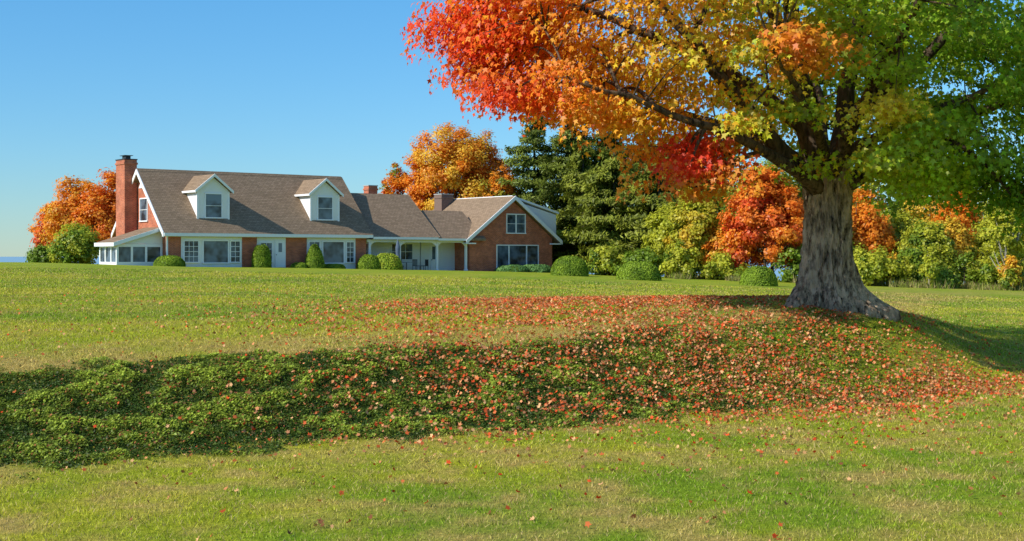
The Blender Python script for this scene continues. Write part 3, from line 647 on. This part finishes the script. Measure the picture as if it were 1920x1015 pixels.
for p in cl:
    d_=np.linalg.norm(N2-p,axis=1); j=int(np.argmin(d_)); a_=N2[j]; L=d_[j]
    if L<.25: continue
    m1=(a_+p)/2+np.array([0,0,.08*L]); tk.tube([tl(a_),tl(m1),tl(p)],[.02+.006*L,.014,.006],4)
tk.obj("branches",M_limb_shade,mp,True)
def mkleaves(cl,per,spread,size,name):
    K=len(cl); i=np.repeat(np.arange(K),per); n_=len(i)
    P=np.clip(rng.normal(size=(n_,3)),-1.6,1.6)*np.array([1,1,.38])*spread
    out=norm((cl-CC)*np.array([1,1,.3]))[i]
    P[:,2]-=.22*np.abs(P[:,0]**2+P[:,1]**2)
    P=cl[i]+P*(.65+.7*rng.random(K))[i][:,None]
    k=~((np.hypot(P[:,0]-TX,P[:,1]-TY)<.85)&(P[:,2]<2.2)); 
    Nn=out*.9+np.array([-.25,-.25,.6])+rng.normal(size=(n_,3))*.5
    T=np.array([0,0,-1.])+out*.6+rng.normal(size=(n_,3))*.5
    pick=rng.random((n_,1))<.42
    col=np.where(pick,clcol(P,.35,111,.6,.7),clcol(cl,.0)[i])
    col=col*(1+(rng.random((n_,1))-.5)*np.array([.2,.5,.0])); col=np.clip(col,.006,.98)*(.64+.65*rng.random(n_))[:,None]
    P=P[k]-np.array([TX,TY,TZ-E])
    leaves(name,P,Nn[k],size*(.6+.65*rng.random(k.sum())),np.clip(col[k],0,.97),MAPLE,M_leaf,mp,T=T[k])
mkleaves(cl,175,.44,.086,"crown"); mkleaves(up,90,.85,.15,"crown_top")
# ---------------------------------------------------------------- light, sky, camera
EL=math.radians(35); sx,sy=-.87,-.49; az=math.atan2(sx,sy)
w=bpy.data.worlds.new("World"); scene.world=w; w.use_nodes=True; nt=w.node_tree; nt.nodes.clear()
sk=nt.nodes.new('ShaderNodeTexSky'); sk.sky_type='NISHITA'; sk.sun_disc=False; sk.sun_elevation=EL; sk.sun_rotation=az%(2*math.pi)
sk.air_density=1.0; sk.dust_density=0.0; sk.ozone_density=4.0
tc=nt.nodes.new('ShaderNodeTexCoord'); sp=nt.nodes.new('ShaderNodeSeparateXYZ'); nt.links.new(tc.outputs['Generated'],sp.inputs[0])
cr=nt.nodes.new('ShaderNodeValToRGB'); nt.links.new(sp.outputs[2],cr.inputs[0])
el=cr.color_ramp.elements; el[0].position=0; el[0].color=(.50,.67,.80,1); el[1].position=.45; el[1].color=(.85,1.05,1.20,1); e3=el.new(.07); e3.color=(.48,.75,.93,1); e4=el.new(.2); e4.color=(.44,.86,1.05,1)
mx=nt.nodes.new('ShaderNodeMix'); mx.data_type='RGBA'; mx.blend_type='MULTIPLY'; mx.inputs[0].default_value=1
nt.links.new(sk.outputs[0],mx.inputs[6]); nt.links.new(cr.outputs[0],mx.inputs[7])
bg=nt.nodes.new('ShaderNodeBackground'); bg.inputs[1].default_value=.15; ow=nt.nodes.new('ShaderNodeOutputWorld')
nt.links.new(mx.outputs[2],bg.inputs[0]); nt.links.new(bg.outputs[0],ow.inputs[0])
sl=bpy.data.lights.new("sun",'SUN'); sl.energy=5; sl.angle=math.radians(.5); sl.color=(1,.95,.85)
so=bpy.data.objects.new("sun",sl); COL.objects.link(so)
hv=math.hypot(sx,sy); so.rotation_euler=Vector((-sx/hv*math.cos(EL),-sy/hv*math.cos(EL),-math.sin(EL))).to_track_quat('-Z','Y').to_euler(); so.location=(0,0,60)
cam=bpy.data.cameras.new("camera"); co=bpy.data.objects.new("camera",cam); COL.objects.link(co)
cam.sensor_width=36; cam.lens=48.75; cam.shift_y=-27.5/1920; cam.clip_end=60000; cam.clip_start=.1
co.location=(0,0,E); co.rotation_euler=(math.pi/2,0,0); scene.camera=co
scene.view_settings.view_transform='Standard'; scene.view_settings.look='None'; scene.view_settings.exposure=0
